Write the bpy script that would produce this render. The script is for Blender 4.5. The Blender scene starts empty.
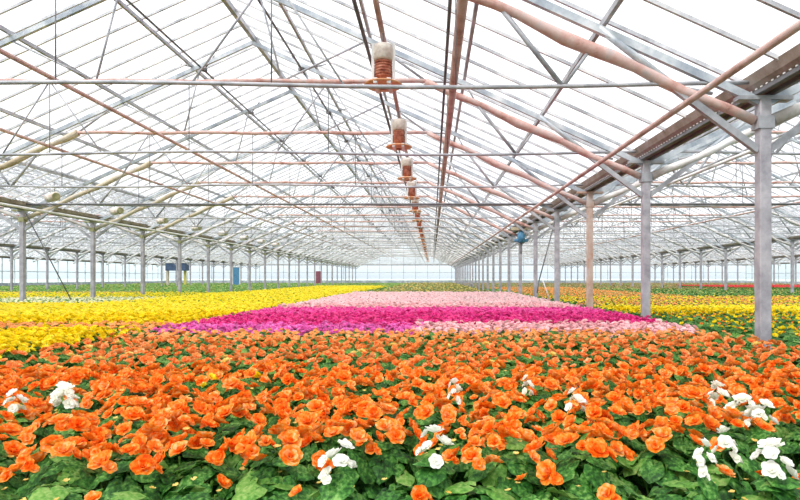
import bpy, bmesh, math, random
import numpy as np
from mathutils import Vector, Matrix
random.seed(7); rng = np.random.default_rng(11)
SC = bpy.context.scene
COL = SC.collection
PI = math.pi
EYE = 1.0          # camera height
F0 = 2.87; DF = 3.5; NF = 27          # frame 0 at F0, one frame every DF metres
YF = [F0 + DF*i for i in range(NF)]   # last = far end wall
YEND = YF[-1]; YNEAR = -4.2
XR = 3.68; BW = 15.73                 # right column row, bay width
ROWS = [XR - 3*BW, XR - 2*BW, XR - BW, XR, XR + BW, XR + 2*BW, XR + 3*BW]
HALF = BW/2; SL = 0.45
ZG = EYE + 2.16                       # eave
ZR = EYE + 5.70                       # ridge

# ------------------------------------------------------------------ materials
def new_mat(name):
    m = bpy.data.materials.new(name); m.use_nodes = True
    nt = m.node_tree; nt.nodes.clear()
    out = nt.nodes.new('ShaderNodeOutputMaterial')
    return m, nt, out
def N(nt, t, **kw):
    n = nt.nodes.new(t)
    for k, v in kw.items():
        if k in n.inputs.keys(): n.inputs[k].default_value = v
        else: setattr(n, k, v)
    return n
def ramp(nt, fac, stops, interp='LINEAR'):
    r = nt.nodes.new('ShaderNodeValToRGB'); r.color_ramp.interpolation = interp
    e = r.color_ramp.elements
    while len(e) < len(stops): e.new(0.5)
    for k, (p, c) in enumerate(stops):
        e[k].position = p; e[k].color = (*c, 1)
    nt.links.new(fac, r.inputs[0]); return r.outputs[0]
def metal(name, stops, rough=0.55, metallic=0.15, scale=2.5, dusty=True):
    m, nt, out = new_mat(name)
    g = N(nt, 'ShaderNodeNewGeometry')
    n1 = N(nt, 'ShaderNodeTexNoise', Scale=scale, Detail=6.0, Roughness=0.65)
    nt.links.new(g.outputs['Position'], n1.inputs['Vector'])
    col = ramp(nt, n1.outputs[0], stops)
    b = N(nt, 'ShaderNodeBsdfPrincipled', Roughness=rough, Metallic=metallic)
    nt.links.new(col, b.inputs['Base Color'])
    nt.links.new(b.outputs[0], out.inputs[0]); return m
GREY = metal('galvanised_grey', [(0.3, (.22,.23,.26)), (0.55, (.46,.47,.51)), (0.75, (.68,.66,.69))])
GREYB = metal('blue_grey_steel', [(0.35, (.28,.33,.40)), (0.55, (.52,.57,.62)), (0.7, (.74,.76,.79))])
COLM = metal('column_paint', [(0.3, (.27,.26,.30)), (0.5, (.40,.385,.43)), (0.72, (.56,.54,.58))], scale=5)
PINK = metal('pink_primed_pipe', [(0.3, (.34,.20,.17)), (0.5, (.60,.40,.37)), (0.7, (.74,.60,.58))], rough=.5)
ROLL = metal('screen_roll', [(0.3, (.36,.16,.13)), (0.44, (.62,.38,.34)), (0.56, (.68,.50,.47)), (0.7, (.50,.46,.48))], rough=.9, metallic=0, scale=3.5)
TAN = metal('tan_screen_roll', [(0.3, (.42,.34,.22)), (0.5, (.62,.55,.42)), (0.7, (.55,.52,.48))], rough=.9, metallic=0, scale=1.6)
ROLLG = metal('grey_screen_roll', [(0.35, (.42,.38,.36)), (0.5, (.70,.67,.66)), (0.65, (.86,.85,.86))], rough=.9, metallic=0, scale=1.1)
BARM = metal('bar_grey', [(0.35, (.34,.35,.38)), (0.52, (.58,.59,.62)), (0.7, (.80,.79,.80))])
DARK = metal('dark_steel', [(0.3, (.10,.10,.11)), (0.7, (.24,.24,.26))])
BROWN = metal('brown_gutter_side', [(0.3, (.20,.15,.12)), (0.5, (.32,.26,.22)), (0.75, (.44,.40,.37))], scale=4)
RUST = metal('rusty_column', [(0.3, (.45,.22,.13)), (0.5, (.55,.42,.36)), (0.7, (.62,.58,.56))], scale=3)
REDB = metal('rust_red_housing', [(0.35, (.22,.05,.03)), (0.5, (.46,.14,.08)), (0.7, (.66,.34,.24))], scale=12, rough=.5)
ORNG = metal('orange_rust_rim', [(0.3, (.62,.26,.10)), (0.6, (.80,.42,.22)), (0.8, (.86,.60,.42))], scale=10, rough=.5)
CREAM = metal('cream_housing', [(0.35, (.52,.42,.36)), (0.55, (.74,.67,.60)), (0.7, (.86,.82,.77))], scale=8, metallic=0)
BLUE = metal('blue_paint', [(0.3, (.04,.16,.32)), (0.7, (.10,.30,.50))], scale=8, metallic=0)
NAVY = metal('navy_paint', [(0.3, (.03,.06,.14)), (0.7, (.08,.14,.25))], scale=4, metallic=0)
MAROON = metal('maroon_paint', [(0.3, (.20,.05,.08)), (0.7, (.32,.10,.14))], scale=4, metallic=0)
YEL = metal('yellow_paint', [(0.3, (.60,.55,.10)), (0.7, (.80,.72,.20))], scale=4, metallic=0)
WHT = metal('white_paint', [(0.3, (.75,.76,.78)), (0.7, (.9,.9,.9))], scale=4, metallic=0)
OLIVE = metal('mossy_steel', [(0.3, (.20,.20,.08)), (0.6, (.42,.42,.24)), (0.8, (.55,.55,.45))], scale=9)

def glass(name, tint, diff=0.05, gloss=.05):
    m, nt, out = new_mat(name)
    t = N(nt, 'ShaderNodeBsdfTransparent'); t.inputs[0].default_value = (*tint, 1)
    g = N(nt, 'ShaderNodeBsdfGlossy', Roughness=0.15)
    d = N(nt, 'ShaderNodeBsdfTranslucent'); d.inputs[0].default_value = (.95,.97,1,1)
    m1 = N(nt, 'ShaderNodeMixShader'); m1.inputs[0].default_value = diff
    nt.links.new(t.outputs[0], m1.inputs[1]); nt.links.new(d.outputs[0], m1.inputs[2])
    m2 = N(nt, 'ShaderNodeMixShader'); m2.inputs[0].default_value = gloss
    nt.links.new(m1.outputs[0], m2.inputs[1]); nt.links.new(g.outputs[0], m2.inputs[2])
    nt.links.new(m2.outputs[0], out.inputs[0]); return m
ROOFG = glass('roof_glass', (.985,.99,1.0), .04, .03)
WALLG = glass('wall_glass', (.93,.96,.98), .10, .04)
SIDEG = glass('side_glass', (.86,.94,.93), .15, .04)

def petal_mat(name, stops, trans=.35):
    m, nt, out = new_mat(name)
    g = N(nt, 'ShaderNodeNewGeometry')
    n1 = N(nt, 'ShaderNodeTexNoise', Scale=9.0, Detail=3.0, Roughness=0.7)
    nt.links.new(g.outputs['Position'], n1.inputs['Vector'])
    n2 = N(nt, 'ShaderNodeTexNoise', Scale=70.0, Detail=2.0)
    nt.links.new(g.outputs['Position'], n2.inputs['Vector'])
    mx = N(nt, 'ShaderNodeMath', operation='MULTIPLY_ADD'); mx.inputs[1].default_value = .58
    nt.links.new(n2.outputs[0], mx.inputs[0])
    ms = N(nt, 'ShaderNodeMath', operation='MULTIPLY'); ms.inputs[1].default_value = .46
    nt.links.new(n1.outputs[0], ms.inputs[0]); nt.links.new(ms.outputs[0], mx.inputs[2])
    col = ramp(nt, mx.outputs[0], stops)
    d = N(nt, 'ShaderNodeBsdfPrincipled', Roughness=.55); d.inputs['Specular IOR Level'].default_value = .25
    t = N(nt, 'ShaderNodeBsdfTranslucent')
    nt.links.new(col, d.inputs['Base Color']); nt.links.new(col, t.inputs[0])
    mm = N(nt, 'ShaderNodeMixShader'); mm.inputs[0].default_value = trans
    nt.links.new(d.outputs[0], mm.inputs[1]); nt.links.new(t.outputs[0], mm.inputs[2])
    nt.links.new(mm.outputs[0], out.inputs[0]); return m
P_OR = petal_mat('orange_petal', [(.38, (.88,.09,.002)), (.46, (1.0,.22,.008)), (.55, (1.0,.36,.04)), (.64, (1.0,.58,.26))])
P_YE = petal_mat('yellow_petal', [(.38, (.80,.42,.0)), (.47, (.98,.70,.0)), (.56, (1.0,.84,.01)), (.68, (1.0,.94,.16))])
P_MG = petal_mat('magenta_petal', [(.38, (.45,.002,.12)), (.50, (.90,.02,.32)), (.62, (1.0,.22,.52))])
P_VI = petal_mat('violet_petal', [(.36, (.72,.06,.40)), (.52, (.92,.20,.62)), (.66, (1.0,.45,.80))])
P_PK = petal_mat('pale_pink_petal', [(.38, (.80,.26,.32)), (.48, (1.0,.56,.60)), (.58, (1.0,.74,.75)), (.66, (1.0,.86,.86))])
P_WH = petal_mat('white_petal', [(.30, (.88,.88,.72)), (.5, (1.0,1.0,.93)), (.7, (1,1,1))])
P_RD = petal_mat('red_petal', [(.36, (.60,.01,.02)), (.6, (.9,.08,.08))])
P_BU = petal_mat('bud', [(.36, (.75,.45,.05)), (.6, (.95,.75,.25))])
LEAF = petal_mat('green_leaf', [(.36, (.006,.035,.006)), (.47, (.022,.11,.015)), (.57, (.07,.24,.035)), (.68, (.24,.46,.12))], .2)
LEAFL = petal_mat('fresh_green_leaf', [(.34, (.05,.16,.02)), (.5, (.13,.33,.05)), (.68, (.33,.50,.14))], .25)
LEAFO = petal_mat('olive_leaf', [(.36, (.05,.09,.015)), (.5, (.16,.20,.05)), (.66, (.38,.30,.12))], .2)

# ------------------------------------------------------------------ helpers
def obj(name, bm, mats, parent=None, smooth=False):
    me = bpy.data.meshes.new(name)
    if isinstance(bm, bmesh.types.BMesh):
        bm.normal_update(); bm.to_mesh(me); bm.free()
    if not isinstance(mats, (list, tuple)): mats = [mats]
    for m in mats: me.materials.append(m)
    if smooth:
        me.polygons.foreach_set('use_smooth', [True]*len(me.polygons))
    o = bpy.data.objects.new(name, me); COL.objects.link(o)
    if parent: o.parent = parent
    return o
def tag(o, label=None, cat=None, group=None, kind=None):
    if label: o['label'] = label
    if cat: o['category'] = cat
    if group: o['group'] = group
    if kind: o['kind'] = kind
    return o
def empty(name, loc=(0,0,0), rz=0):
    o = bpy.data.objects.new(name, None); COL.objects.link(o)
    o.location = loc; o.rotation_euler = (0,0,rz); o.empty_display_size = .1
    return o
KIDS = {}
def copy_tree(o, parent=None):
    c = o.copy(); COL.objects.link(c)
    if parent: c.parent = parent
    for ch in list(o.children): copy_tree(ch, c)
    return c
def tube(bm, p0, p1, r, seg=8, r2=None, mi=0):
    p0 = Vector(p0); p1 = Vector(p1); d = p1-p0
    if d.length < 1e-6: return
    q = d.to_track_quat('Z', 'Y'); r2 = r if r2 is None else r2
    a = []; b = []
    for k in range(seg):
        t = 2*PI*k/seg; v = Vector((math.cos(t), math.sin(t), 0))
        a.append(bm.verts.new(p0 + q @ (v*r))); b.append(bm.verts.new(p1 + q @ (v*r2)))
    for k in range(seg):
        f = bm.faces.new((a[k], a[(k+1) % seg], b[(k+1) % seg], b[k])); f.material_index = mi; f.smooth = True
    f = bm.faces.new(a[::-1]); f.material_index = mi
    f = bm.faces.new(b); f.material_index = mi
def chain(bm, pts, r, seg=8, mi=0):
    rings = []
    for i, p in enumerate(pts):
        p = Vector(p)
        d = (Vector(pts[min(i+1, len(pts)-1)]) - Vector(pts[max(i-1, 0)])).normalized()
        up = Vector((0,1,0)) if abs(d.y) < .9 else Vector((0,0,1))
        s = d.cross(up).normalized(); u = s.cross(d)
        rr = r[i] if isinstance(r, (list, tuple)) else r
        rings.append([bm.verts.new(p + (s*math.cos(2*PI*k/seg) + u*math.sin(2*PI*k/seg))*rr) for k in range(seg)])
    for a, b in zip(rings, rings[1:]):
        for k in range(seg):
            f = bm.faces.new((a[k], a[(k+1) % seg], b[(k+1) % seg], b[k])); f.smooth = True; f.material_index = mi
    bm.faces.new(rings[0][::-1]).material_index = mi; bm.faces.new(rings[-1]).material_index = mi
def beam(bm, p0, p1, w, h, mi=0, side=Vector((0,1,0))):
    """rectangular bar: w along `side`, h across"""
    p0 = Vector(p0); p1 = Vector(p1); d = (p1-p0).normalized()
    s = (side - d*side.dot(d))
    if s.length < 1e-4: s = Vector((1,0,0))
    s.normalize(); u = d.cross(s)
    vs = []
    for p in (p0, p1):
        for a, b in ((-1,-1), (1,-1), (1,1), (-1,1)):
            vs.append(bm.verts.new(p + s*(a*w/2) + u*(b*h/2)))
    for q in ((0,1,2,3), (7,6,5,4), (0,4,5,1), (1,5,6,2), (2,6,7,3), (3,7,4,0)):
        bm.faces.new([vs[k] for k in q]).material_index = mi
def box(bm, c, s, mi=0):
    beam(bm, (c[0], c[1], c[2]-s[2]/2), (c[0], c[1], c[2]+s[2]/2), s[1], s[0], mi)
def lathe(bm, prof, seg=20, mi=0, c=(0,0,0)):
    rings = []
    for (r, z) in prof:
        rings.append([bm.verts.new((c[0]+r*math.cos(2*PI*k/seg), c[1]+r*math.sin(2*PI*k/seg), c[2]+z)) for k in range(seg)])
    for a, b in zip(rings, rings[1:]):
        for k in range(seg):
            f = bm.faces.new((a[k], a[(k+1) % seg], b[(k+1) % seg], b[k])); f.material_index = mi; f.smooth = True
    bm.faces.new(rings[0][::-1]).material_index = mi; bm.faces.new(rings[-1]).material_index = mi
def BM(): return bmesh.new()
def clean(bm): bmesh.ops.recalc_face_normals(bm, faces=bm.faces); return bm
ORD = ['nearest', 'second', 'third', 'fourth', 'fifth', 'sixth', 'seventh', 'eighth', 'ninth', 'tenth', 'eleventh', 'twelfth']
def inview(x, y, margin=60):
    if y < .5: return False
    px = 432 + 573*x/y
    return -margin < px < 800+margin

# ------------------------------------------------------------------ setting: floor, roof glass, walls
m, nt, out = new_mat('greenhouse_floor')
g = N(nt, 'ShaderNodeNewGeometry'); n = N(nt, 'ShaderNodeTexNoise', Scale=3.0, Detail=8.0)
nt.links.new(g.outputs['Position'], n.inputs['Vector'])
c = ramp(nt, n.outputs[0], [(.35, (.02,.035,.015)), (.55, (.05,.08,.03)), (.7, (.10,.13,.07))])
b = N(nt, 'ShaderNodeBsdfPrincipled', Roughness=.95); nt.links.new(c, b.inputs['Base Color']); nt.links.new(b.outputs[0], out.inputs[0])
FLOORM = m
m, nt, out = new_mat('outside_field')
n = N(nt, 'ShaderNodeTexNoise', Scale=.2, Detail=4.0)
c = ramp(nt, n.outputs[0], [(.4, (.50,.58,.52)), (.6, (.66,.72,.70))])
b = N(nt, 'ShaderNodeBsdfPrincipled', Roughness=1.0); nt.links.new(c, b.inputs['Base Color']); nt.links.new(b.outputs[0], out.inputs[0])
FIELD = m
def quad(name, pts, mat):
    bm = BM(); bm.faces.new([bm.verts.new(p) for p in pts]); return obj(name, bm, mat)
X0, X1 = ROWS[0]-.35, ROWS[-1]+.35
tag(quad('floor', [(X0,YNEAR,0), (X1,YNEAR,0), (X1,YEND,0), (X0,YEND,0)], FLOORM), kind='structure')
tag(quad('ground', [(-400,-60,-.03), (400,-60,-.03), (400,700,-.03), (-400,700,-.03)], FIELD), kind='structure')

# roof slopes (glass) with their glazing bars
BARSR = list(np.arange(YNEAR+.2, YEND, .70)); BARSL = list(np.arange(YNEAR+.2, YEND, .56))
for b_i in range(6):
    xa, xb = ROWS[b_i], ROWS[b_i+1]; xm = (xa+xb)/2
    for s in (0, 1):
        x0 = xa if s == 0 else xb
        up = .02; off = .14 if s == 0 else -.14
        rf = quad('ceiling', [(x0+off*1.5,YNEAR,ZG+up+.0945), (xm,YNEAR,ZR+up), (xm,YEND,ZR+up), (x0+off*1.5,YEND,ZG+up+.0945)], ROOFG)
        tag(rf, kind='structure')
        vis = [y for y in (BARSL if s == 0 else BARSR) if (inview(x0, y, 30) or inview(xm, y, 30) or (x0-.0)*(xm) < 0 and y > .5)]
        vis = [y for y in vis if y > 1.5]
        near = vis[:96] if b_i in (2, 3) else vis[:60]
        rest = [y for y in vis if y not in near]
        bm0 = BM(); beam(bm0, (x0+off, 0, ZG+up+.03), (xm, 0, ZR+up-.035), .032, .042); clean(bm0)
        proto = None
        for y in near:
            if proto is None: o = proto = obj('glazing_bar', bm0, BARM, rf)
            else: o = proto.copy(); COL.objects.link(o)
            o.location = (0, float(y), 0)
        if rest:
            bm1 = BM()
            for y in rest: beam(bm1, (x0+off, y, ZG+up+.03), (xm, y, ZR+up-.035), .024, .034)
            tag(obj('glazing_bar', clean(bm1), BARM, rf), kind='stuff')

# gable end wall and side walls
def wall(name, pts, mat):
    bm = BM(); bm.faces.new([bm.verts.new(p) for p in pts]); return tag(obj(name, bm, mat), kind='structure')
pts = [(X0,YEND+.05,0), (X1,YEND+.05,0), (X1,YEND+.05,ZG+.1)]
for b_i in range(5, -1, -1):
    xa, xb = ROWS[b_i], ROWS[b_i+1]
    pts += [((xa+xb)/2, YEND+.05, ZR+.1), (xa, YEND+.05, ZG+.1)]
wf = wall('wall_far', pts, WALLG)
def roofz(x):
    for b_i in range(6):
        xa, xb = ROWS[b_i], ROWS[b_i+1]
        if xa <= x <= xb: return ZR - SL*abs(x-(xa+xb)/2)
    return ZG
mull = [ -42.0 + 1.966*k for k in range(47) ]
for x in mull:
    bm = BM(); beam(bm, (x, YEND, 0), (x, YEND, roofz(x)), .09, .07); obj('mullion', clean(bm), GREYB, wf)
for z, h in ((.35, .5), (ZG+.0, .22), (1.9, .06), (4.6, .08)):
    bm = BM()
    if z < 4: beam(bm, (X0,YEND-.06,z), (X1,YEND-.06,z), .06, h)
    else:
        for b_i in range(6):
            xm = (ROWS[b_i]+ROWS[b_i+1])/2; t = (ZR-z)/SL
            beam(bm, (xm-t,YEND-.06,z), (xm+t,YEND-.06,z), .06, h)
    obj('rail', clean(bm), GREYB if z != ZG else GREY, wf)
for nm, x in (('wall_left', X0), ('wall_right', X1)):
    w = wall(nm, [(x,25,0), (x,YEND,0), (x,YEND,ZG+.1), (x,25,ZG+.1)], SIDEG)
    y = 25.2
    while y < YEND:
        bm = BM(); beam(bm, (x, y, 0), (x, y, ZG+.1), .07, .09); obj('mullion', clean(bm), GREYB, w); y += 1.75
    for z, h in ((.25, .5), (1.7, .07), (ZG+.05, .2)):
        bm = BM(); beam(bm, (x, 25, z), (x, YEND, z), .08, h, side=Vector((1,0,0))); obj('rail', clean(bm), GREYB, w)

# ------------------------------------------------------------------ roof trusses
def zt(t): return ZR - SL*abs(t)           # rafter centre line over the ridge offset t
KT, KZ = 4.08, EYE+3.39                    # knee of the lower chord
HT, HZ = HALF-.10, EYE+1.74                # chord foot at the column
TZ = EYE+2.15                              # tie rod
def chordz(t):
    t = abs(t)
    return KZ if t < KT else KZ + (HZ-KZ)*(t-KT)/(HT-KT)
def m_rafter(s):
    bm = BM(); beam(bm, (s*(HALF-.05), 0, ZG-.20), (0, 0, ZR-.21), .06, .085); return clean(bm)
def m_roll(s, r=.068):
    bm = BM(); pts = []; rs = []
    rr = random.Random(3+s)
    for k in range(15):
        t = KT + (HT-KT)*k/14; sag = -.03*math.sin(k*1.3)
        pts.append((s*t, 0, chordz(t)+sag*.6)); rs.append(r*(.75+.45*rr.random()))
    chain(bm, pts, rs, 9); return clean(bm)
def m_flat():
    bm = BM(); pts = []; rs = []; rr = random.Random(9)
    for k in range(25):
        t = -KT + 2*KT*k/24
        pts.append((t, 0, KZ + .012*math.sin(k*.9))); rs.append(.040*(.85+.3*rr.random()))
    chain(bm, pts, rs, 8); return clean(bm)
def m_tie():
    bm = BM(); pts = [(-HALF+.1+ (BW-.2)*k/24, 0, TZ - .0 + .03*math.cos(k*.5)) for k in range(25)]
    chain(bm, pts, .024, 7); return clean(bm)
STRUTS = []
for s in (-1, 1):
    STRUTS += [((s*4.95, chordz(4.95)), (s*5.62, TZ), .028), ((s*5.95, chordz(5.95)), (s*5.66, TZ), .022),
               ((s*6.04, zt(6.04)-.2), (s*6.85, chordz(6.85)), .040), ((s*KT, KZ), (s*3.1, zt(3.1)-.2), .022),
               ((s*KT, KZ), (s*4.75, zt(4.75)-.2), .022), ((s*1.6, KZ), (s*3.1, zt(3.1)-.2), .018),
               ((s*1.6, KZ), (s*1.2, zt(1.2)-.2), .018), ((s*4.95, chordz(4.95)), (s*4.75, zt(4.75)-.2), .016),
               ((s*2.4, KZ), (s*3.2, TZ), .012), ((s*2.4, KZ), (s*1.5, TZ), .012), ((s*6.9, chordz(6.9)), (s*7.3, TZ-.1), .02)]
HANG = [(0, TZ, KZ), (-2.4, TZ, KZ), (2.4, TZ, KZ), (4.45-.0, TZ, chordz(4.45)), (-4.45, TZ, chordz(4.45))]
def m_strut(a, b, r):
    bm = BM(); tube(bm, (a[0], 0, a[1]), (b[0], 0, b[1]), r, 6); return clean(bm)
def m_hang(h):
    bm = BM(); tube(bm, (h[0], 0, h[1]), (h[0], 0, h[2]), .008, 5); return clean(bm)
def build_truss(left_mat, right_mat):
    t = empty('roof_truss')
    for s in (-1, 1): obj('rafter', m_rafter(s), GREYB, t)
    obj('screen_roll', m_roll(-1), left_mat, t); obj('screen_roll', m_roll(1, .066), right_mat, t)
    obj('collar_beam', m_flat(), ROLL, t); obj('tie_rod', m_tie(), GREY, t)
    for a, b, r in STRUTS: obj('strut', m_strut(a, b, r), GREYB if r > .03 else GREY, t)
    for h in HANG: obj('hanger', m_hang(h), DARK, t)
    return t
def join_bms(parts):
    """parts: list of (bmesh builder result, material index) -> one mesh"""
    bm = BM()
    for b, mi in parts:
        me = bpy.data.meshes.new('tmp'); b.to_mesh(me); b.free()
        n0 = len(bm.faces); bm.from_mesh(me); bpy.data.meshes.remove(me)
        bm.faces.ensure_lookup_table()
        for f in bm.faces[n0:]: f.material_index = mi
    return bm
def build_truss_simple():
    ps = [(m_rafter(-1), 0), (m_rafter(1), 0), (m_roll(-1), 1), (m_roll(1), 1), (m_flat(), 1), (m_tie(), 2)]
    ps += [(m_strut(a, b, r), 2) for a, b, r in STRUTS] + [(m_hang(h), 3) for h in HANG]
    me = bpy.data.meshes.new('roof_truss'); bm = join_bms(ps); bm.to_mesh(me); bm.free()
    PALE = metal('pale_steel', [(0.35, (.40,.42,.45)), (0.5, (.66,.67,.70)), (0.65, (.85,.85,.86))], scale=1.5)
    for m in (PALE, ROLLG, PALE, GREY): me.materials.append(m)
    return me
BAYN = {0: 'far left', 1: 'left', 2: 'central', 3: 'right', 4: 'second right', 5: 'far right'}
tproto = build_truss(TAN, ROLL); tgrey = build_truss(ROLLG, ROLLG); tused = set()
tfar = build_truss_simple()
for b_i in range(6):
    xm = (ROWS[b_i]+ROWS[b_i+1])/2; cnt = 0
    for n_i, y in enumerate(YF[:-1]):
        xl, xr = ROWS[b_i], ROWS[b_i+1]
        pl, pr = 432+573*xl/y, 432+573*xr/y
        if pr < 4 or pl > 796: continue
        gap = 573*(1/y)
        detail = (b_i == 2 and n_i <= 11) or (b_i in (1, 3) and n_i <= 10)
        if detail:
            src = tproto if (b_i == 2 and n_i <= 6) else tgrey
            o = copy_tree(src) if src in tused else src; tused.add(src)
            o.location = (xm, y, 0)
        else:
            o = bpy.data.objects.new('roof_truss', tfar); COL.objects.link(o); o.location = (xm, y, 0)
        if cnt < 8 and b_i in (1, 2, 3):
            lab = f'{ORD[cnt]} steel roof truss from the camera in the {BAYN[b_i]} bay'
            if b_i == 2 and cnt == 0: lab = 'steel roof truss closest to the camera in the central bay'
            if b_i == 2 and n_i == 4: lab = 'steel truss of the central bay with the dark full-width tie rod, fifth from the camera'
        else:
            lab = f'distant thin roof truss in the {BAYN[b_i]} bay towards the end wall'
            tag(o, group=f'distant roof trusses of the {BAYN[b_i]} bay')
        tag(o, lab, 'roof truss', None if cnt < 8 and b_i in (1, 2, 3) else f'distant roof trusses of the {BAYN[b_i]} bay')
        cnt += 1

# ------------------------------------------------------------------ ridge beams, purlins, gutters
def long_tube(name, x, z, r, mat, label, cat, group=None, y0=YNEAR, y1=YEND-.12, seg=10, couplings=0):
    bm = BM(); tube(bm, (x,y0,z), (x,y1,z), r, seg)
    o = obj(name, clean(bm), mat); tag(o, label, cat, group)
    return o
for b_i in range(6):
    xm = (ROWS[b_i]+ROWS[b_i+1])/2
    bm = BM(); beam(bm, (xm,YNEAR,ZR-.07), (xm,YEND-.1,ZR-.07), .09, .12, side=Vector((1,0,0)))
    tag(obj('ridge_beam', clean(bm), GREY), f'grey ridge beam along the top of the {BAYN[b_i]} bay roof', 'ridge beam')
    for s in (-1, 1):
        tl = [1.45, 3.1, 4.75, 6.12] if b_i in (1, 2, 3) else [2.2, 4.75]
        for k, t in enumerate(tl):
            wd = ['upper', 'second', 'third', 'lowest'][k] if len(tl) == 4 else ['upper', 'lower'][k]
            bm = BM(); x = xm+s*t; zz = zt(t)-.075
            beam(bm, (x,YNEAR,zz), (x,YEND-.1,zz), .05, .07, side=Vector((1,0,0)))
            tag(obj('purlin', clean(bm), GREY), f'{wd} grey purlin under the {"left" if s < 0 else "right"} glass slope of the {BAYN[b_i]} bay', 'purlin')
# ventilation shafts with rack arms
for b_i, xs in ((2, (-1, 1)), (1, (1,)), (3, (-1,))):
    xm = (ROWS[b_i]+ROWS[b_i+1])/2
    for s in xs:
        t0 = 1.15; x = xm+s*t0; z = zt(t0)-.32
        r = empty('vent_shaft', (x, 0, z))
        bm = BM(); tube(bm, (0,YNEAR,0), (0,YEND-.2,0), .022, 7); obj('shaft', clean(bm), DARK, r)
        for k in range(26):
            y = F0+DF*k+1.75*0
            bm = BM(); tube(bm, (0,y,0), (s*.55,y+.05,.14), .014, 5); tube(bm, (0,y,-.03), (-s*.25,y+.03,.34), .014, 5)
            tube(bm, (-.05,y-.06,0), (.05,y+.06,0), .05, 6)
            obj('rack_arm', clean(bm), DARK, r)
        tag(r, f'dark ventilation shaft with rack arms beside the ridge, {"left" if s < 0 else "right"} slope of the {BAYN[b_i]} bay', 'vent shaft')
for i, x in enumerate(ROWS):
    r = empty('gutter', (x, 0, 0))
    bm = BM()   # trough
    prof = [(-.19, ZG+.07), (-.15, ZG-.03), (-.08, ZG-.09), (.08, ZG-.09), (.15, ZG-.03), (.19, ZG+.07), (.175, ZG+.07), (.07, ZG-.07), (-.07, ZG-.07), (-.175, ZG+.07)]
    a = [bm.verts.new((p[0], YNEAR, p[1])) for p in prof]; c = [bm.verts.new((p[0], YEND-.12, p[1])) for p in prof]
    for k in range(len(prof)):
        bm.faces.new((a[k], a[(k+1) % len(prof)], c[(k+1) % len(prof)], c[k]))
    obj('trough', clean(bm), BROWN, r)
    bm = BM()
    for s in (-1, 1): beam(bm, (s*.085,YNEAR,ZG-.115), (s*.085,YEND-.12,ZG-.115), .05, .045, side=Vector((1,0,0)))
    obj('bottom_flange', clean(bm), DARK, r)
    if i in (2, 3):
        bm = BM(); y = 3.0
        while y < 34:
            for s in (-1, 1): box(bm, (s*.115, y, ZG-.085), (.012, .03, .014))
            y += .10
        tag(obj('perforation', clean(bm), WHT, r), kind='stuff')
    side = ['along the far left wall', 'between far left and left bays', 'between left and central bays, over the left columns', 'between central and right bays, over the big right columns', 'beyond the right bay', 'beyond the second right bay', 'along the far right wall'][i]
    tag(r, f'brown metal roof gutter running {side}', 'gutter')

# ------------------------------------------------------------------ columns
def build_column(mat, top=OLIVE):
    t = empty('steel_column')
    bm = BM(); beam(bm, (0,0,0), (0,0,ZG-.14), .125, .13); bmesh.ops.bevel(bm, geom=bm.edges[:], offset=.012, segments=1, affect='EDGES')
    obj('post', clean(bm), mat, t)
    for s in (-1, 1):
        bm = BM(); xe = .98; beam(bm, (s*.06,0,EYE+1.42), (s*xe,0,chordz(HALF-xe)-.03), .06, .075); obj('brace', clean(bm), GREY, t)
    bm = BM(); beam(bm, (-.30,0,ZG-.17), (.30,0,ZG-.17), .13, .045); beam(bm, (-.09,0,EYE+1.72), (.09,0,EYE+1.72), .15, .14, side=Vector((0,1,0)))
    obj('head_plate', clean(bm), top, t)
    bm = BM(); box(bm, (0,0,.01), (.26,.26,.02)); obj('base_plate', clean(bm), GREY, t)
    return t
cA = build_column(COLM, GREY); cR = build_column(RUST, RUST); cL = build_column(COLM, OLIVE)
uA = uR = uL = False
for i, x in enumerate(ROWS[1:-1], 1):
    cnt = 0
    for n_i, y in enumerate(YF[:-1]):
        if y < 5 or not inview(x, y, 12): continue
        if i == 3 and n_i == 3:
            o = cR if not uR else copy_tree(cR); uR = True
        elif i == 2:
            o = cL if not uL else copy_tree(cL); uL = True
        else:
            o = cA if not uA else copy_tree(cA); uA = True
        o.location = (x, y, 0)
        rn = {1: 'second row left, behind the yellow bed', 2: 'row left of the yellow bed', 3: 'row right of the pink bed', 4: 'row beyond the right beds', 5: 'farthest right row'}[i]
        grp = None
        if i == 3 and n_i == 3: lab = 'rust-brown stained steel column right of the magenta begonias'
        elif i == 3 and cnt == 0: lab = 'biggest grey steel column, standing in the orange begonias at far right'
        elif cnt < 8 and i in (2, 3): lab = f'{ORD[cnt]} grey steel column from the camera in the {rn}'
        elif cnt < 4: lab = f'{ORD[cnt]} thin grey column from the camera, {rn}'
        else: lab = f'small distant grey column, {rn}'; grp = f'distant columns, {rn}'
        tag(o, lab, 'column', grp); cnt += 1

# ------------------------------------------------------------------ long pipes
tag(long_tube('overhead_pipe', .33, EYE+3.0, .062, PINK, 'thick pink-brown overhead pipe running straight down the middle, right of the fans', 'pipe', seg=14))
long_tube('conduit', .20, EYE+3.06, .022, DARK, 'thin dark conduit just left of the thick middle pipe', 'conduit')
long_tube('overhead_pipe', 2.79, EYE+1.92, .035, PINK, 'slim pink pipe running below the right gutter', 'pipe', seg=12)
long_tube('overhead_pipe', -5.7, EYE+3.0, .034, PINK, 'pink pipe crossing the upper left roof under the ridge', 'pipe', seg=12)
long_tube('overhead_pipe', -8.71, EYE+3.0, .036, PINK, 'pale pink pipe left of the others, near the left knee of the trusses', 'pipe', seg=12)
long_tube('overhead_pipe', -11.17, EYE+1.92, .036, WHT, 'pale pipe beside the left gutter above the left columns', 'pipe', seg=12)
long_tube('fan_rail', -.65, EYE+3.2, .036, PINK, 'pink-brown rail carrying the hanging fans', 'rail')
long_tube('fan_rail', -.90, EYE+3.2, .026, DARK, 'dark grey rail just left of the hanging fans', 'rail')
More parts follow.
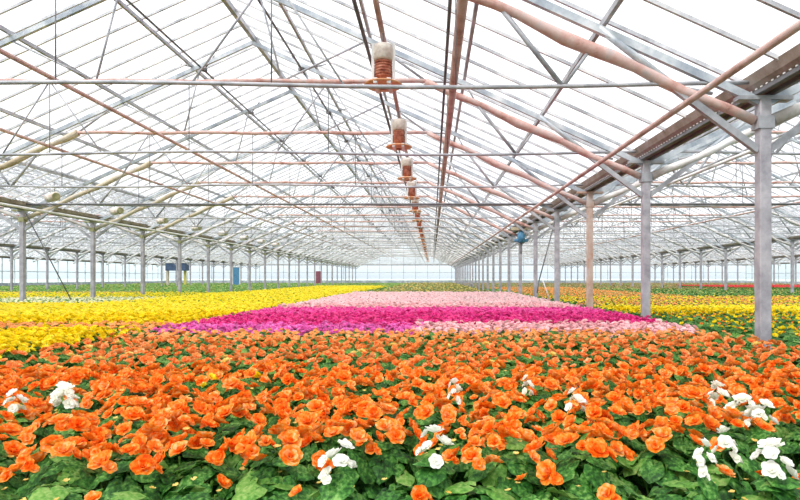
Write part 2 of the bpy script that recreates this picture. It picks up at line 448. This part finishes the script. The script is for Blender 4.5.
long_tube('overhead_pipe', 4.9, EYE+1.95, .030, WHT, 'white pipe just right of the right gutter', 'pipe', seg=10)
long_tube('overhead_pipe', 7.6, EYE+3.1, .035, GREY, 'grey pipe high in the right bay', 'pipe', seg=10)
long_tube('overhead_pipe', 12.6, EYE+2.6, .035, PINK, 'pink pipe in the middle of the right bay', 'pipe', seg=10)
bm = BM(); tube(bm, (-43, YF[4]-.07, TZ+.0), (48, YF[4]-.07, TZ+.03), .030, 8)
tag(obj('cross_pipe', clean(bm), DARK), 'dark cross pipe spanning the full width beneath the fifth truss', 'pipe')

# ------------------------------------------------------------------ hanging fans
def build_fan():
    t = empty('hanging_fan')
    bm = BM(); lathe(bm, [(.02,.38), (.115,.38), (.13,.41), (.13,.58), (.11,.64), (.02,.64)], 16)
    obj('motor_housing', clean(bm), CREAM, t, True)
    bm = BM(); lathe(bm, [(.02,.06), (.10,.06), (.105,.40), (.02,.40)], 16)
    for k in range(6): lathe(bm, [(.10,.11+.045*k), (.116,.118+.045*k), (.116,.128+.045*k), (.10,.136+.045*k)], 16)
    obj('ribbed_duct', clean(bm), REDB, t, True)
    for s in (-1, 1):
        bm = BM(); beam(bm, (s*.135,0,.02), (s*.135,0,.66), .05, .035); beam(bm, (s*.135,0,.65), (0,0,.65), .05, .02); obj('side_bracket', clean(bm), WHT, t)
    bm = BM(); lathe(bm, [(.05,.055), (.13,.05), (.235,.012), (.25,-.005), (.235,-.022), (.12,-.045), (.04,-.05)], 28)
    obj('deflector_disc', clean(bm), ORNG, t, True)
    bm = BM()
    for s in (-1, 1): beam(bm, (s*.085,-.215,-.012), (s*.085,.215,-.012), .05, .085, side=Vector((1,0,0)))
    obj('clamp_bar', clean(bm), WHT, t)
    bm = BM(); lathe(bm, [(.01,-.075), (.045,-.07), (.055,-.03), (.02,.1)], 14); obj('hub', clean(bm), REDB, t, True)
    bm = BM(); tube(bm, (0,0,.64), (0,0,.84), .012, 6); tube(bm, (-.03,0,.68), (.03,0,.68), .012, 6); obj('hook', clean(bm), DARK, t)
    t.scale = (1,1,.80)
    return t
fan = build_fan()
for k in range(24):
    o = fan if k == 0 else copy_tree(fan)
    o.location = (-.63, 7.42+DF*k, EYE+2.50)
    if k < 5: lab = ['largest rust and cream hanging fan, closest to the camera', 'second hanging fan along the rail, rust red with orange disc', 'third hanging fan along the central rail', 'fourth hanging fan along the central rail', 'fifth hanging fan along the central rail, quite small'][k]
    else: lab = 'tiny distant hanging fan in the line converging on the end wall'
    tag(o, lab, 'fan', None if k < 5 else 'distant hanging fans on the central rail')
# cream horizontal blowers left
bl = empty('air_blower')
bm = BM(); 
lathe(bm, [(.09,-.28), (.13,-.26), (.13,.26), (.09,.28)], 14); bmesh.ops.rotate(bm, verts=bm.verts, cent=(0,0,0), matrix=Matrix.Rotation(PI/2, 3, 'X'))
obj('housing', clean(bm), CREAM, bl, True)
bm = BM(); tube(bm, (0,-.31,0), (0,-.27,0), .10, 12); obj('intake_grille', clean(bm), OLIVE, bl)
for s in (-1, 1):
    bm = BM(); tube(bm, (0,s*.18,.12), (0,s*.18,.42), .008, 5); obj('hanger', clean(bm), DARK, bl)
for k in range(8):
    o = bl if k == 0 else copy_tree(bl)
    o.location = (-10.8, 16.3+DF*.95*k, EYE+2.30); o.rotation_euler = (0, 0, .9)
    tag(o, f'{ORD[k]} cream cylindrical air blower from the left edge, hanging above the left columns', 'blower')

# ------------------------------------------------------------------ odd items
r = empty('hanging_pump', (3.68-.0, 24.0-.35, 0))
bm = BM(); lathe(bm, [(.05,EYE+1.45), (.15,EYE+1.47), (.17,EYE+1.75), (.11,EYE+1.88), (.05,EYE+1.95)], 14); obj('tank', clean(bm), BLUE, r, True)
bm = BM(); beam(bm, (-.4,0,EYE+2.03), (.35,0,EYE+2.03), .2, .12); obj('mounting_bar', clean(bm), TAN, r)
bm = BM(); tube(bm, (0,0,EYE+1.0), (0,0,EYE+1.46), .03, 8); obj('outlet_pipe', clean(bm), DARK, r)
bm = BM(); tube(bm, (-.28,-.02,EYE+1.55), (.28,-.02,EYE+1.55), .06, 8); obj('side_port', clean(bm), BLUE, r)
tag(r, 'blue pump unit hanging at a column top right of centre', 'pump')
bm = BM(); tube(bm, (-11.85, 16.7, ZG-.25), (-10.9, 17.5, .1), .018, 6); tag(obj('brace_cable', clean(bm), DARK), 'dark diagonal brace running down from the nearest left column', 'brace')
bm = BM(); tube(bm, (3.62, 16.9, 2.65), (3.15, 16.9, .9), .018, 6); tube(bm, (3.15,16.9,.9), (3.1,16.9,.55), .018, 6)
tag(obj('brace_cable', clean(bm), DARK), 'dark slanting cable beside the fourth column of the right row', 'brace')
bm = BM(); tube(bm, (3.28, 15.9, .35), (3.05, 15.9, 1.0), .015, 6); tag(obj('irrigation_stake', clean(bm), WHT), 'white slanting stake at the right edge of the pale pink bed', 'stake')
# blue cabinet, navy framed gate, maroon cabinet at the back
r = empty('blue_door', (-23.9, 70, 0))
bm = BM(); box(bm, (0,0,1.15), (.75,.12,2.3)); obj('leaf', clean(bm), BLUE, r)
bm = BM(); box(bm, (-.42,0,1.2), (.08,.16,2.4)); box(bm, (.42,0,1.2), (.08,.16,2.4)); box(bm, (0,0,2.36), (.9,.16,.1)); obj('frame', clean(bm), WHT, r)
tag(r, 'blue door standing far back beyond the yellow bed', 'door')
r = empty('equipment_shelter', (-31.3, 70, 0))
bm = BM(); box(bm, (.2,0,2.35), (2.4,1.2,.9)); obj('canopy', clean(bm), NAVY, r)
bm = BM(); box(bm, (.1,0,2.9), (2.8,1.4,.1)); obj('roof_sheet', clean(bm), WHT, r)
for k, (x, mt) in enumerate(((-1.0, TAN), (.55, NAVY), (1.15, YEL))):
    bm = BM(); box(bm, (x,0,1.0), (.28,.2,2.0)); obj('support', clean(bm), mt, r)
tag(r, 'navy blue shelter on posts far back at left, beside the blue door', 'shelter')
r = empty('maroon_cabinet', (-16.6, 84, 0))
bm = BM(); box(bm, (0,0,1.05), (.75,.5,1.9)); obj('body', clean(bm), MAROON, r)
for s in (-.25, .25):
    bm = BM(); box(bm, (s,0,.06), (.08,.3,.12)); obj('foot', clean(bm), DARK, r)
tag(r, 'maroon cabinet against the end wall, left of centre', 'cabinet')
# ------------------------------------------------------------------ begonias
class MB:
    def __init__(s): s.v = []; s.f = []; s.m = []
    def face(s, pts, mi):
        n = len(s.v); s.v += [tuple(p) for p in pts]; s.f.append(tuple(range(n, n+len(pts)))); s.m.append(mi)
    def grid(s, rows, mi, close=False):
        n = len(s.v); w = len(rows[0])
        for r in rows: s.v += [tuple(p) for p in r]
        for i in range(len(rows)-1):
            for j in range(w-1 if not close else w):
                k = (j+1) % w
                s.f.append((n+i*w+j, n+i*w+k, n+(i+1)*w+k, n+(i+1)*w+j)); s.m.append(mi)
    def mesh(s, name, mats):
        me = bpy.data.meshes.new(name); me.from_pydata(s.v, [], s.f)
        me.polygons.foreach_set('material_index', s.m)
        me.polygons.foreach_set('use_smooth', [True]*len(s.f))
        for m in mats: me.materials.append(m)
        me.update(); return me
def petal(mb, M, L, W, cup, mi, rnd, seg=3):
    """a broad wavy petal growing along +X, cupped in Z"""
    rows = []
    for i in range(seg+1):
        u = i/seg
        w = W*(.45+.75*u) if u < .99 else W*.95
        z = cup*(u**1.4)*L
        rr = []
        for j in range(5):
            v = j/4-.5
            edge = rnd.uniform(-.09, .09)*L*u
            x = L*u*(1-.55*(abs(v)*2)**2*u*.6)
            rr.append(M @ Vector((x, w*v*2*.5*2, z + abs(v)*W*.25 + edge)))
        rows.append(rr)
    mb.grid(rows, mi)
def blossom(mb, c, R, tilt, az, mi, rnd, rings=3, seg=3, n0=(4,5,6)):
    """double begonia flower: rings of broad petals, outer flat, inner upright"""
    base = Matrix.Translation(c) @ Matrix.Rotation(az, 4, 'Z') @ Matrix.Rotation(tilt, 4, 'Y')
    for r in range(rings):
        f = (r+1)/rings; n = n0[r + (3-rings)] if rings < 3 else n0[r]
        elev = [1.25, .80, .28][r + (3-rings)]
        L = R*(.50, .80, 1.05)[r + (3-rings)]
        for k in range(n):
            a = 2*PI*(k+rnd.uniform(-.2,.2))/n + r*.7
            M = base @ Matrix.Rotation(a, 4, 'Z') @ Matrix.Rotation(-elev+rnd.uniform(-.15,.15), 4, 'Y')
            petal(mb, M, L*rnd.uniform(.9,1.1), L*.52, .10, mi, rnd, seg)
def leaf(mb, c, R, tilt, az, mi, rnd, n=11):
    """broad, toothed begonia leaf, cupped, with a petiole side notch"""
    M = Matrix.Translation(c) @ Matrix.Rotation(az, 4, 'Z') @ Matrix.Rotation(tilt, 4, 'Y')
    ring1 = []; ring2 = []
    for k in range(n):
        a = -PI*.93 + 2*PI*.93*k/(n-1)
        rad = R*(1.0+.28*math.cos(a))*(1 if k % 2 else .90)
        ring1.append(M @ Vector((rad*.55*math.cos(a), rad*.5*math.sin(a), .10*R*(1 if k % 2 else -.2))))
        ring2.append(M @ Vector((rad*math.cos(a), rad*.9*math.sin(a), rnd.uniform(-.18,.10)*R-.05*R)))
    mb.grid([[M @ Vector((-.1*R,0,-.04*R))]*n, ring1, ring2], mi)
def stems(mb, rnd, n, rad, h, mi):
    for k in range(n):
        a = 2*PI*k/n; x, y = .03*math.cos(a), .03*math.sin(a); X, Y = rad*.6*math.cos(a), rad*.6*math.sin(a)
        mb.grid([[(x-.005,y,0),(x+.005,y+.004,0),(x,y-.005,0)], [(X-.005,Y,h*.8),(X+.005,Y+.004,h*.8),(X,Y-.005,h*.8)]], mi, close=True)
def foliage(mb, rnd, rad, h, n, size, mi, mi2):
    for k in range(n):
        u = (k+.5)/n; a = k*2.39996 + rnd.uniform(-.3,.3)
        r = rad*math.sqrt(u)*rnd.uniform(.85,1.1)
        z = h*(.92 - .50*(r/rad)**2.2) + rnd.uniform(-.03,.02)
        leaf(mb, Vector((r*math.cos(a), r*math.sin(a), z)), size*rnd.uniform(.75,1.2), .15+.75*(r/rad)+rnd.uniform(-.25,.25), a, mi if rnd.random() < .75 else mi2, rnd)
    # low skirt of leaves so the plant reads full from the side
    for k in range(n//2):
        a = 2*PI*k/(n//2)+rnd.uniform(-.2,.2)
        leaf(mb, Vector((rad*.9*math.cos(a), rad*.9*math.sin(a), h*rnd.uniform(.25,.5))), size, 1.1, a, mi, rnd)

def plant_detailed(seed, petal_m, H=.40, rad=.19, nb=(9,11), R=.041, name='orange_begonia', leafm=LEAF):
    rnd = random.Random(seed)
    t = empty(name)
    mb = MB(); foliage(mb, rnd, rad, H*.90, 32, .052, 0, 1); stems(mb, rnd, 5, rad, H*.9, 1)
    o = bpy.data.objects.new('foliage', mb.mesh('foliage', [leafm, LEAFL])); COL.objects.link(o); o.parent = t
    n = rnd.randint(*nb)
    # buds
    for k in range(n):
        a = k*2.39996+rnd.random()*.6; u = (k+.35)/n; r = rad*.95*math.sqrt(u)
        z = H*(1.03-.20*(r/rad)**2)+rnd.uniform(-.025,.02)
        mb = MB(); rr = R*rnd.uniform(.66,1.22)
        blossom(mb, Vector((0,0,0)), rr, .15+.65*(r/rad)+rnd.uniform(-.1,.3), a, 0, rnd)
        if rnd.random() < .6:     # a smaller flower of the same cluster
            blossom(mb, Vector((rr*.9*math.cos(a+1.2), rr*.9*math.sin(a+1.2), -.25*rr)), rr*.62, .9, a+1.2, 0, rnd, rings=2)
        o = bpy.data.objects.new('blossom', mb.mesh('blossom', [petal_m])); COL.objects.link(o); o.parent = t
        o.location = (r*math.cos(a), r*math.sin(a), z)
    for k in range(3):
        mb = MB(); a = rnd.random()*6.28; r = rad*rnd.uniform(.3,1.0)
        blossom(mb, Vector((r*math.cos(a), r*math.sin(a), H*(1.0-.25*(r/rad)**2))), R*.32, .2, a, 0, rnd, rings=1, n0=(4,4,4))
        o = bpy.data.objects.new('bud', mb.mesh('bud', [P_BU])); COL.objects.link(o); o.parent = t
    return t
def plant_mid(seed, petal_m, H, rad, nb, R, leafm, leaves=16, rings=2, seg=2, lsize=.055, bud=True, name='begonia_plant'):
    rnd = random.Random(seed); mb = MB()
    foliage(mb, rnd, rad, H*.90, leaves, lsize, 1, 2); stems(mb, rnd, 4, rad, H*.9, 2)
    for k in range(nb):
        a = k*2.39996+rnd.random()*.6; u = (k+.35)/nb; r = rad*math.sqrt(u)
        z = H*(1.03-.20*(r/rad)**2)+rnd.uniform(-.02,.02)
        blossom(mb, Vector((r*math.cos(a), r*math.sin(a), z)), R*rnd.uniform(.75,1.2), .15+.6*(r/rad)+rnd.uniform(-.2,.3), a, 0 if (not bud or rnd.random() > .10) else 3, rnd, rings=rings, seg=seg)
    return mb.mesh(name, [petal_m, leafm, LEAFL, P_BU])
def plant_low(seed, H, rad, nb, R, nl, lsize):
    """arrays for the merged far stuff: flat rosettes + leaf quads; materials 0 petal, 1 leaf, 2 light leaf"""
    rnd = random.Random(seed); V = []; F = []; M = []
    def disc(c, r, tilt, az, mi, n=5, dome=.5):
        Mx = Matrix.Translation(c) @ Matrix.Rotation(az, 4, 'Z') @ Matrix.Rotation(tilt, 4, 'Y')
        n0 = len(V); V.append(tuple(Mx @ Vector((0,0,dome*r))))
        for k in range(n):
            a = 2*PI*k/n; rr = r*rnd.uniform(.8,1.15)
            V.append(tuple(Mx @ Vector((rr*math.cos(a), rr*math.sin(a), rnd.uniform(-.2,.2)*r))))
        for k in range(n): F.append((n0, n0+1+k, n0+1+(k+1) % n)); M.append(mi)
    for k in range(nl):
        a = k*2.39996; u = (k+.5)/nl; r = rad*math.sqrt(u)
        disc(Vector((r*math.cos(a), r*math.sin(a), H*(.90-.55*(r/rad)**2.2)+rnd.uniform(-.02,.02))), lsize*rnd.uniform(.8,1.2), .2+.8*(r/rad), a, 1 if rnd.random() < .75 else 2, 4, .1)
    for k in range(nb):
        a = k*2.39996+rnd.random(); u = (k+.35)/nb; r = rad*math.sqrt(u)
        disc(Vector((r*math.cos(a), r*math.sin(a), H*(1.02-.18*(r/rad)**2)+rnd.uniform(-.02,.02))), R*rnd.uniform(.8,1.2), .2+.5*(r/rad), a, 0, 5, .6)
    return np.array(V), np.array(F), np.array(M)
def bake(name, protos, pts, mats):
    Vs = []; Fs = []; Ms = []; n0 = 0
    for (x, y, rot, sc) in pts:
        V, F, M = protos[int(rng.integers(len(protos)))]
        c, s = math.cos(rot), math.sin(rot)
        W = np.empty_like(V); W[:,0] = (V[:,0]*c-V[:,1]*s)*sc+x; W[:,1] = (V[:,0]*s+V[:,1]*c)*sc+y; W[:,2] = V[:,2]*(1+(sc-1)*.15)
        Vs.append(W); Fs.append(F+n0); Ms.append(M); n0 += len(V)
    V = np.concatenate(Vs); F = np.concatenate(Fs); M = np.concatenate(Ms)
    me = bpy.data.meshes.new(name); me.vertices.add(len(V)); me.vertices.foreach_set('co', V.ravel())
    me.loops.add(F.size); me.loops.foreach_set('vertex_index', F.ravel().astype(np.int32))
    me.polygons.add(len(F)); me.polygons.foreach_set('loop_start', np.arange(0, F.size, 3, dtype=np.int32))
    me.polygons.foreach_set('material_index', M.astype(np.int32))
    for m in mats: me.materials.append(m)
    me.update(calc_edges=True); me.validate()
    o = bpy.data.objects.new(name, me); COL.objects.link(o); return o
def seen(x, y): 
    px = 432+573*x/y
    return y > 1.4 and -50-120/y < px < 850+120/y
def grid_pts(x0, x1, y0, y1, s, jit=.22, grow=0.0):
    """rows of plants, spacing grows with distance by `grow`"""
    out = []; y = y0; r = 0
    while y < y1:
        st = s*(1+grow*max(0, y-10)); x = x0 + (st/2 if r % 2 else 0)
        while x < x1:
            xx = x+rng.uniform(-jit,jit)*st; yy_ = y+rng.uniform(-jit,jit)*st
            if seen(xx, yy_): out.append((xx, yy_, rng.uniform(0,6.28), st/s*rng.uniform(.92,1.08)))
            x += st
        y += st*.9; r += 1
    return out
COLS_XY = [(x, y) for x in ROWS[1:-1] for y in YF if inview(x, y, 40)]
OBST = [(-23.9,70,.8), (-31.3,70,1.8), (-16.6,84,.9)]
def free(p, d=.22): return all(abs(p[0]-x) > r or abs(p[1]-y) > r for x, y, r in OBST) and all(abs(p[0]-x) > d or abs(p[1]-y) > d for x, y in COLS_XY)

# --- orange bed ------------------------------------------------------------
def at(px, py, h):   # a photo position on the flower level, as a place on the bed
    Y = 573*(EYE-h)/(py-278); return ((px-432)/573*Y, Y)
HO = .40
white_spots = [at(px, py+4, HO+.02) for px, py in ((340,457), (434,442), (575,398), (743,406), (762,411), (716,391), (725,442), (776,457), (15,399), (62,392), (704,456), (455,388), (527,383), (68,395))]
white_spots = [p for p in white_spots]
yellow_spots = [at(208,384,HO), at(253,383,HO)]
pts = grid_pts(-3.34, 3.30, 2.12, 6.75, .278, .20)
pts = [p for p in pts if free(p) and not (p[1] > 4.6 + (0) and p[0] < -3.3)]
sp_used = []
ws = []
for k, w in enumerate(white_spots + yellow_spots):
    best = min(range(len(pts)), key=lambda i: (pts[i][0]-w[0])**2+(pts[i][1]-w[1])**2)
    pts.pop(best) ; ws.append((w, k >= len(white_spots)))
pts.sort(key=lambda p: p[1])
P_OR2 = petal_mat('peach_orange_petal', [(.36, (.85,.14,.01)), (.48, (1.0,.30,.05)), (.58, (1.0,.44,.16)), (.70, (1.0,.66,.42))])
detailed = [plant_detailed(s, P_OR) for s in range(100, 106)]
mids = [plant_mid(s, P_OR2, HO, .175, 7, .034, LEAF, leaves=20) for s in range(120, 126)]
NDET = 130
FILLED = set()
def place(o, p, z=0): o.location = (p[0], p[1], z); o.rotation_euler = (0,0,p[2]); o.scale = (p[3],)*3
def zone(x):
    return 'left' if x < -1.0 else 'right' if x > 1.0 else 'middle'
for i, p in enumerate(pts[:296]):
    if i < NDET:
        j = i % len(detailed)
        if j in FILLED: o = copy_tree(detailed[j])
        else: o = detailed[j]; FILLED.add(j)
        p = (p[0], p[1], p[2], p[3]*.98)
    else:
        o = bpy.data.objects.new('orange_begonia', mids[i % len(mids)]); COL.objects.link(o)
    place(o, p)
    rowt = 'front edge' if p[1] < 2.2 else 'near part' if p[1] < 3.6 else 'middle part' if p[1] < 5 else 'back part'
    px = 432+573*p[0]/p[1]
    zt_ = 'left side' if px < 267 else 'right side' if px > 533 else 'centre'
    tag(o, f'orange flowering begonia plant in the {rowt} of the orange bed, {zt_}', 'plant', f'orange begonias, {rowt}, {zt_}')
rest = pts[296:]
lows = [plant_low(s, HO, .18, 7, .038, 16, .06) for s in range(5)]
if rest: tag(bake('begonia_bed', lows, rest, [P_OR2, LEAF, LEAFL]), 'last rows of orange begonias along the magenta bed', 'flower bed', kind='stuff')
wproto = [plant_detailed(s, P_WH, H=.43, rad=.050, nb=(4,5), R=.031, name='white_begonia') for s in (201, 202)]
yproto = plant_detailed(210, P_YE, H=.43, rad=.09, nb=(2,3), R=.030, name='yellow_begonia')
wl = ['near the front centre-left', 'front centre, among big orange blossoms', 'right of centre, mid bed', 'right side, larger twin clump left half', 'right side, larger twin clump right half', 'small clump above the big white twins at right', 'right side, in front of the big white clump', 'front right corner', 'far left edge', 'left, beside the leftmost white one', 'tiny clump left of the front right white plant', 'small clump top centre-right', 'tiny clump, farthest right of centre', 'left, second beside the leftmost']
u = set()
for k, ((x, y), isy) in enumerate(ws):
    if isy:
        o = yproto if 'y' not in u else copy_tree(yproto); u.add('y'); lab = f'small yellow begonia among the orange ones, {"left" if k == len(white_spots) else "right"} of the two'
    else:
        j = k % 2; o = wproto[j] if j not in u else copy_tree(wproto[j]); u.add(j); lab = f'creamy white begonia plant, {wl[k]}'
    sc = (.75, 1.0, .85)[k % 3] if not isy else .8
    if k in (3, 4, 0, 7): sc = 1.05
    if k in (10, 11, 12): sc = .6
    o.location = (x, y, .425-.425*sc + .0); o.rotation_euler = (0, 0, k*1.3); o.scale = (sc, sc, sc)
    o.location.z = 0; o.scale = (sc, sc, 1.0+.04)
    tag(o, lab, 'plant')

P_CR = petal_mat('cream_petal', [(.36, (.8,.75,.35)), (.6, (1.0,.95,.70))])
P_DU = petal_mat('dull_orange_petal', [(.36, (.50,.20,.08)), (.6, (.75,.42,.22))])
lf = [plant_detailed(s, P_OR, H=.36, nb=(1,1), R=.034, name='leafy_begonia') for s in (301, 302, 303)]
lx = -1.5; k = 0
while lx < 1.45:
    o = lf[k % 3] if k < 3 else copy_tree(lf[k % 3])
    o.location = (lx, 1.86+.05*math.sin(k*2.1), 0); o.rotation_euler = (0, 0, k*1.7 + 1)
    tag(o, 'leafy green begonia with almost no bloom at the front edge of the orange bed', 'plant', 'leafy begonias at the front edge'); lx += .235; k += 1
# --- other beds -------------------------------------------------------------
def bed(kind, pts, petalm, leafm, H, nb, R, things, label, bedlabel, rad=.165, leaves=12, low=(9, 12), lowmix=None, rings=2):
    pts = [p for p in pts if free(p)]
    pts.sort(key=lambda p: p[0]**2+p[1]**2)
    th = pts[:things]; rs = pts[things:]
    if th:
        ms = [plant_mid(hash(kind) % 1000+s if False else len(kind)*7+s, petalm, H, rad, nb, R, leafm, leaves=leaves, bud=False, rings=rings, name=kind) for s in range(5)]
        for i, p in enumerate(th):
            o = bpy.data.objects.new(kind, ms[i % 5]); COL.objects.link(o); place(o, p); o.scale = (p[3], p[3], 1)
            tag(o, label, 'plant', label.split(' in ')[0]+' plants')
    if rs:
        lows = [plant_low(s+len(kind), H, rad, low[0], R*1.02, low[1], .06) for s in range(6)]
        tag(bake('begonia_bed', lows, rs, [petalm, leafm, LEAFL]), bedlabel, 'flower bed', kind='stuff')
S = .25
# centre bed
vio = grid_pts(-3.30, -.15, 6.95, 7.75, S)
bed('violet_begonia', vio, P_VI, LEAF, .38, 12, .038, 300, 'violet-pink begonia in the strip between orange and magenta flowers, left half', '')
pkf = grid_pts(-.15, 3.30, 6.95, 7.95, S)
bed('pink_begonia', pkf, P_PK, LEAF, .38, 12, .040, 120, 'pale pink begonia in the front strip right of centre, before the magenta ones', '')
mag = grid_pts(-3.30, -.15, 7.75, 12.2, S) + grid_pts(-.15, 3.3, 7.95, 12.2, S)
bed('magenta_begonia', mag, P_MG, LEAF, .38, 12, .040, 300, 'magenta begonia plant in the broad magenta block of the middle bed', 'back rows of the magenta begonias', low=(13, 9))
pnk = grid_pts(-3.25, 3.25, 12.2, 25.0, S*1.05, grow=.02)
bed('pink_begonia', pnk, P_PK, LEAF, .38, 12, .042, 160, 'pale pink begonia plant in the block behind the magenta flowers', 'pale pink begonias reaching back in the middle bed', low=(10, 9))
oli = grid_pts(-3.3, 3.3, 25.0, 92, .34, grow=.03)
bed('begonia_plant', oli, P_BU, LEAFO, .22, 5, .036, 0, '', 'olive and ochre begonias filling the back of the middle bed', low=(1, 12))
# left of the aisle
yel = grid_pts(-11.8, -3.72, 4.3, 7.1, S)
ye2 = grid_pts(-11.8, -3.55, 8.45, 14.2, S*1.02)
ye3 = grid_pts(-8.5, -3.5, 14.2, 44, .30, grow=.02)
bed('yellow_begonia', yel, P_YE, LEAF, .38, 12, .042, 120, 'yellow begonia in the front block left of the orange bed', '')
orl = grid_pts(-11.8, -3.6, 7.35, 8.2, S)
bed('orange_begonia', orl, P_OR2, LEAF, .37, 8, .036, 0, '', 'orange begonias in the narrow strip across the yellow bed')
bed('yellow_begonia', ye2, P_YE, LEAF, .38, 11, .042, 100, 'yellow begonia in the block behind the narrow orange strip', 'rear yellow begonias of the left bed', low=(9, 11))
bed('begonia_plant', ye3, P_YE, LEAFL, .38, 9, .042, 0, '', 'yellow begonias beside the pale pink block running back', low=(6, 11))
whl = grid_pts(-13.8, -8.5, 14.2, 19.5, .28)
bed('begonia_plant', whl, P_CR, LEAFL, .36, 6, .034, 0, '', 'cream and fresh green seedlings under the left columns', low=(3, 11))
whb = grid_pts(-20, -8.5, 19.5, 27, .32)
bed('begonia_plant', whb, P_YE, LEAFL, .34, 6, .036, 0, '', 'green plants with sparse yellow bloom behind the left columns', low=(3, 11))
brl = grid_pts(-27, -15.2, 27, 31, .34)
bed('begonia_plant', brl, P_DU, LEAFO, .26, 6, .034, 0, '', 'orange-brown flower strip at far left', low=(4, 10))
grl = grid_pts(-42.8, -8.5, 27.0, 92, .42, grow=.03)
grl = [p for p in grl if not (p[0] < -15.2 and p[1] < 31)]
bed('begonia_plant', grl, P_BU, LEAFL, .20, 6, .022, 0, '', 'green plants covering the far left bays', low=(1, 11))
gr2 = grid_pts(-8.5, -3.5, 44, 92, .42, grow=.03)
bed('begonia_plant', gr2, P_BU, LEAFL, .20, 6, .022, 0, '', 'green plants beyond the yellow bed near the end wall', low=(1, 11))
# right bay
HR = .32
r1 = grid_pts(4.15, 12, 5.2, 11.4, S*1.0)
r1a = [p for p in r1 if rng.random() < .38]; ra = set((p[0], p[1]) for p in r1a)
r1b = [p for p in r1 if (p[0], p[1]) not in ra]
bed('sparse_yellow_begonia', r1a, P_YE, LEAF, HR, 3, .034, 300, 'green begonia with a few yellow blooms in the bed right of the columns', '', leaves=22)
bed('sparse_orange_begonia', r1b, P_OR, LEAF, HR, 1, .026, 300, 'green begonia with a lone orange bloom in the bed right of the columns', '', leaves=24)
r2 = grid_pts(4.15, 14, 11.9, 14.3, S)
bed('yellow_begonia', r2, P_YE, LEAF, HR, 6, .038, 70, 'yellow begonia in the bright row right of the columns', 'yellow begonias at the far end of the bright row right of the columns', low=(9, 10))
r3 = grid_pts(4.15, 17, 14.5, 22, .28)
r3a = [p for p in r3 if rng.random() < .5]; ra = set((p[0], p[1]) for p in r3a)
bed('begonia_plant', r3a, P_OR2, LEAF, HR, 5, .036, 0, '', 'sparse orange begonias mixed in green behind the bright yellow row', low=(3, 12))
bed('begonia_plant', [p for p in r3 if (p[0], p[1]) not in ra], P_YE, LEAF, HR, 5, .036, 0, '', 'sparse yellow begonias mixed in green behind the bright yellow row', low=(3, 11))
r4 = grid_pts(4.15, 9.8, 22, 42, .30, grow=.02)
bed('begonia_plant', r4, P_OR2, LEAFL, HR, 5, .034, 0, '', 'orange begonias right of the pale pink block, further back', low=(3, 11))
r5 = grid_pts(9.8, 24, 22, 42, .36, grow=.02)
r5 = [p for p in r5 if not 25.5 < p[1] < 26.8]
bed('begonia_plant', r5, P_BU, LEAF, .24, 5, .022, 0, '', 'plain green plants in the right bay behind the flowering rows', low=(1, 11))
r6 = grid_pts(22, 40, 42, 52, .42)
bed('begonia_plant', r6, P_RD, LEAF, .38, 6, .05, 0, '', 'red flower strip far back at the right edge', low=(6, 8))
r7 = grid_pts(4.15, 50, 42, 92, .45, grow=.03)
r7 = [p for p in r7 if not (p[0] > 22 and p[1] < 52)]
bed('begonia_plant', r7, P_DU, LEAFO, .20, 5, .03, 0, '', 'brownish green plants covering the far right bays', low=(2, 11))

# ------------------------------------------------------------------ light, sky, camera
w = bpy.data.worlds.new('World'); SC.world = w; w.use_nodes = True; nt = w.node_tree; nt.nodes.clear()
out = nt.nodes.new('ShaderNodeOutputWorld'); bg = nt.nodes.new('ShaderNodeBackground')
tc = nt.nodes.new('ShaderNodeTexCoord'); sx = nt.nodes.new('ShaderNodeSeparateXYZ')
nt.links.new(tc.outputs['Generated'], sx.inputs[0])
col = ramp(nt, sx.outputs['Z'], [(0.0, (.52,.58,.63)), (.02, (.66,.72,.76)), (.10, (.80,.82,.84)), (.5, (1,1,1))])
nt.links.new(col, bg.inputs[0]); bg.inputs[1].default_value = 1.6
nt.links.new(bg.outputs[0], out.inputs[0])
sun = bpy.data.lights.new('Sun', 'SUN'); sun.energy = 3.2; sun.angle = math.radians(25); sun.color = (1.0, .97, .92)
so = bpy.data.objects.new('Sun', sun); COL.objects.link(so); so.rotation_euler = (math.radians(28), math.radians(-32), 0)
cam = bpy.data.cameras.new('Camera'); co = bpy.data.objects.new('Camera', cam); COL.objects.link(co)
co.location = (0, 0, EYE); co.rotation_euler = (PI/2, 0, 0)
cam.sensor_width = 36; cam.lens = 36*573/800; cam.shift_x = -32/800; cam.shift_y = 28/800
cam.clip_start = .05; cam.clip_end = 2000
SC.camera = co
SC.view_settings.view_transform = 'Standard'; SC.view_settings.look = 'None'
SC.view_settings.exposure = 0.0; SC.view_settings.gamma = 1.0
SC.cycles.max_bounces = 8; SC.cycles.transparent_max_bounces = 24
SC.cycles.diffuse_bounces = 4
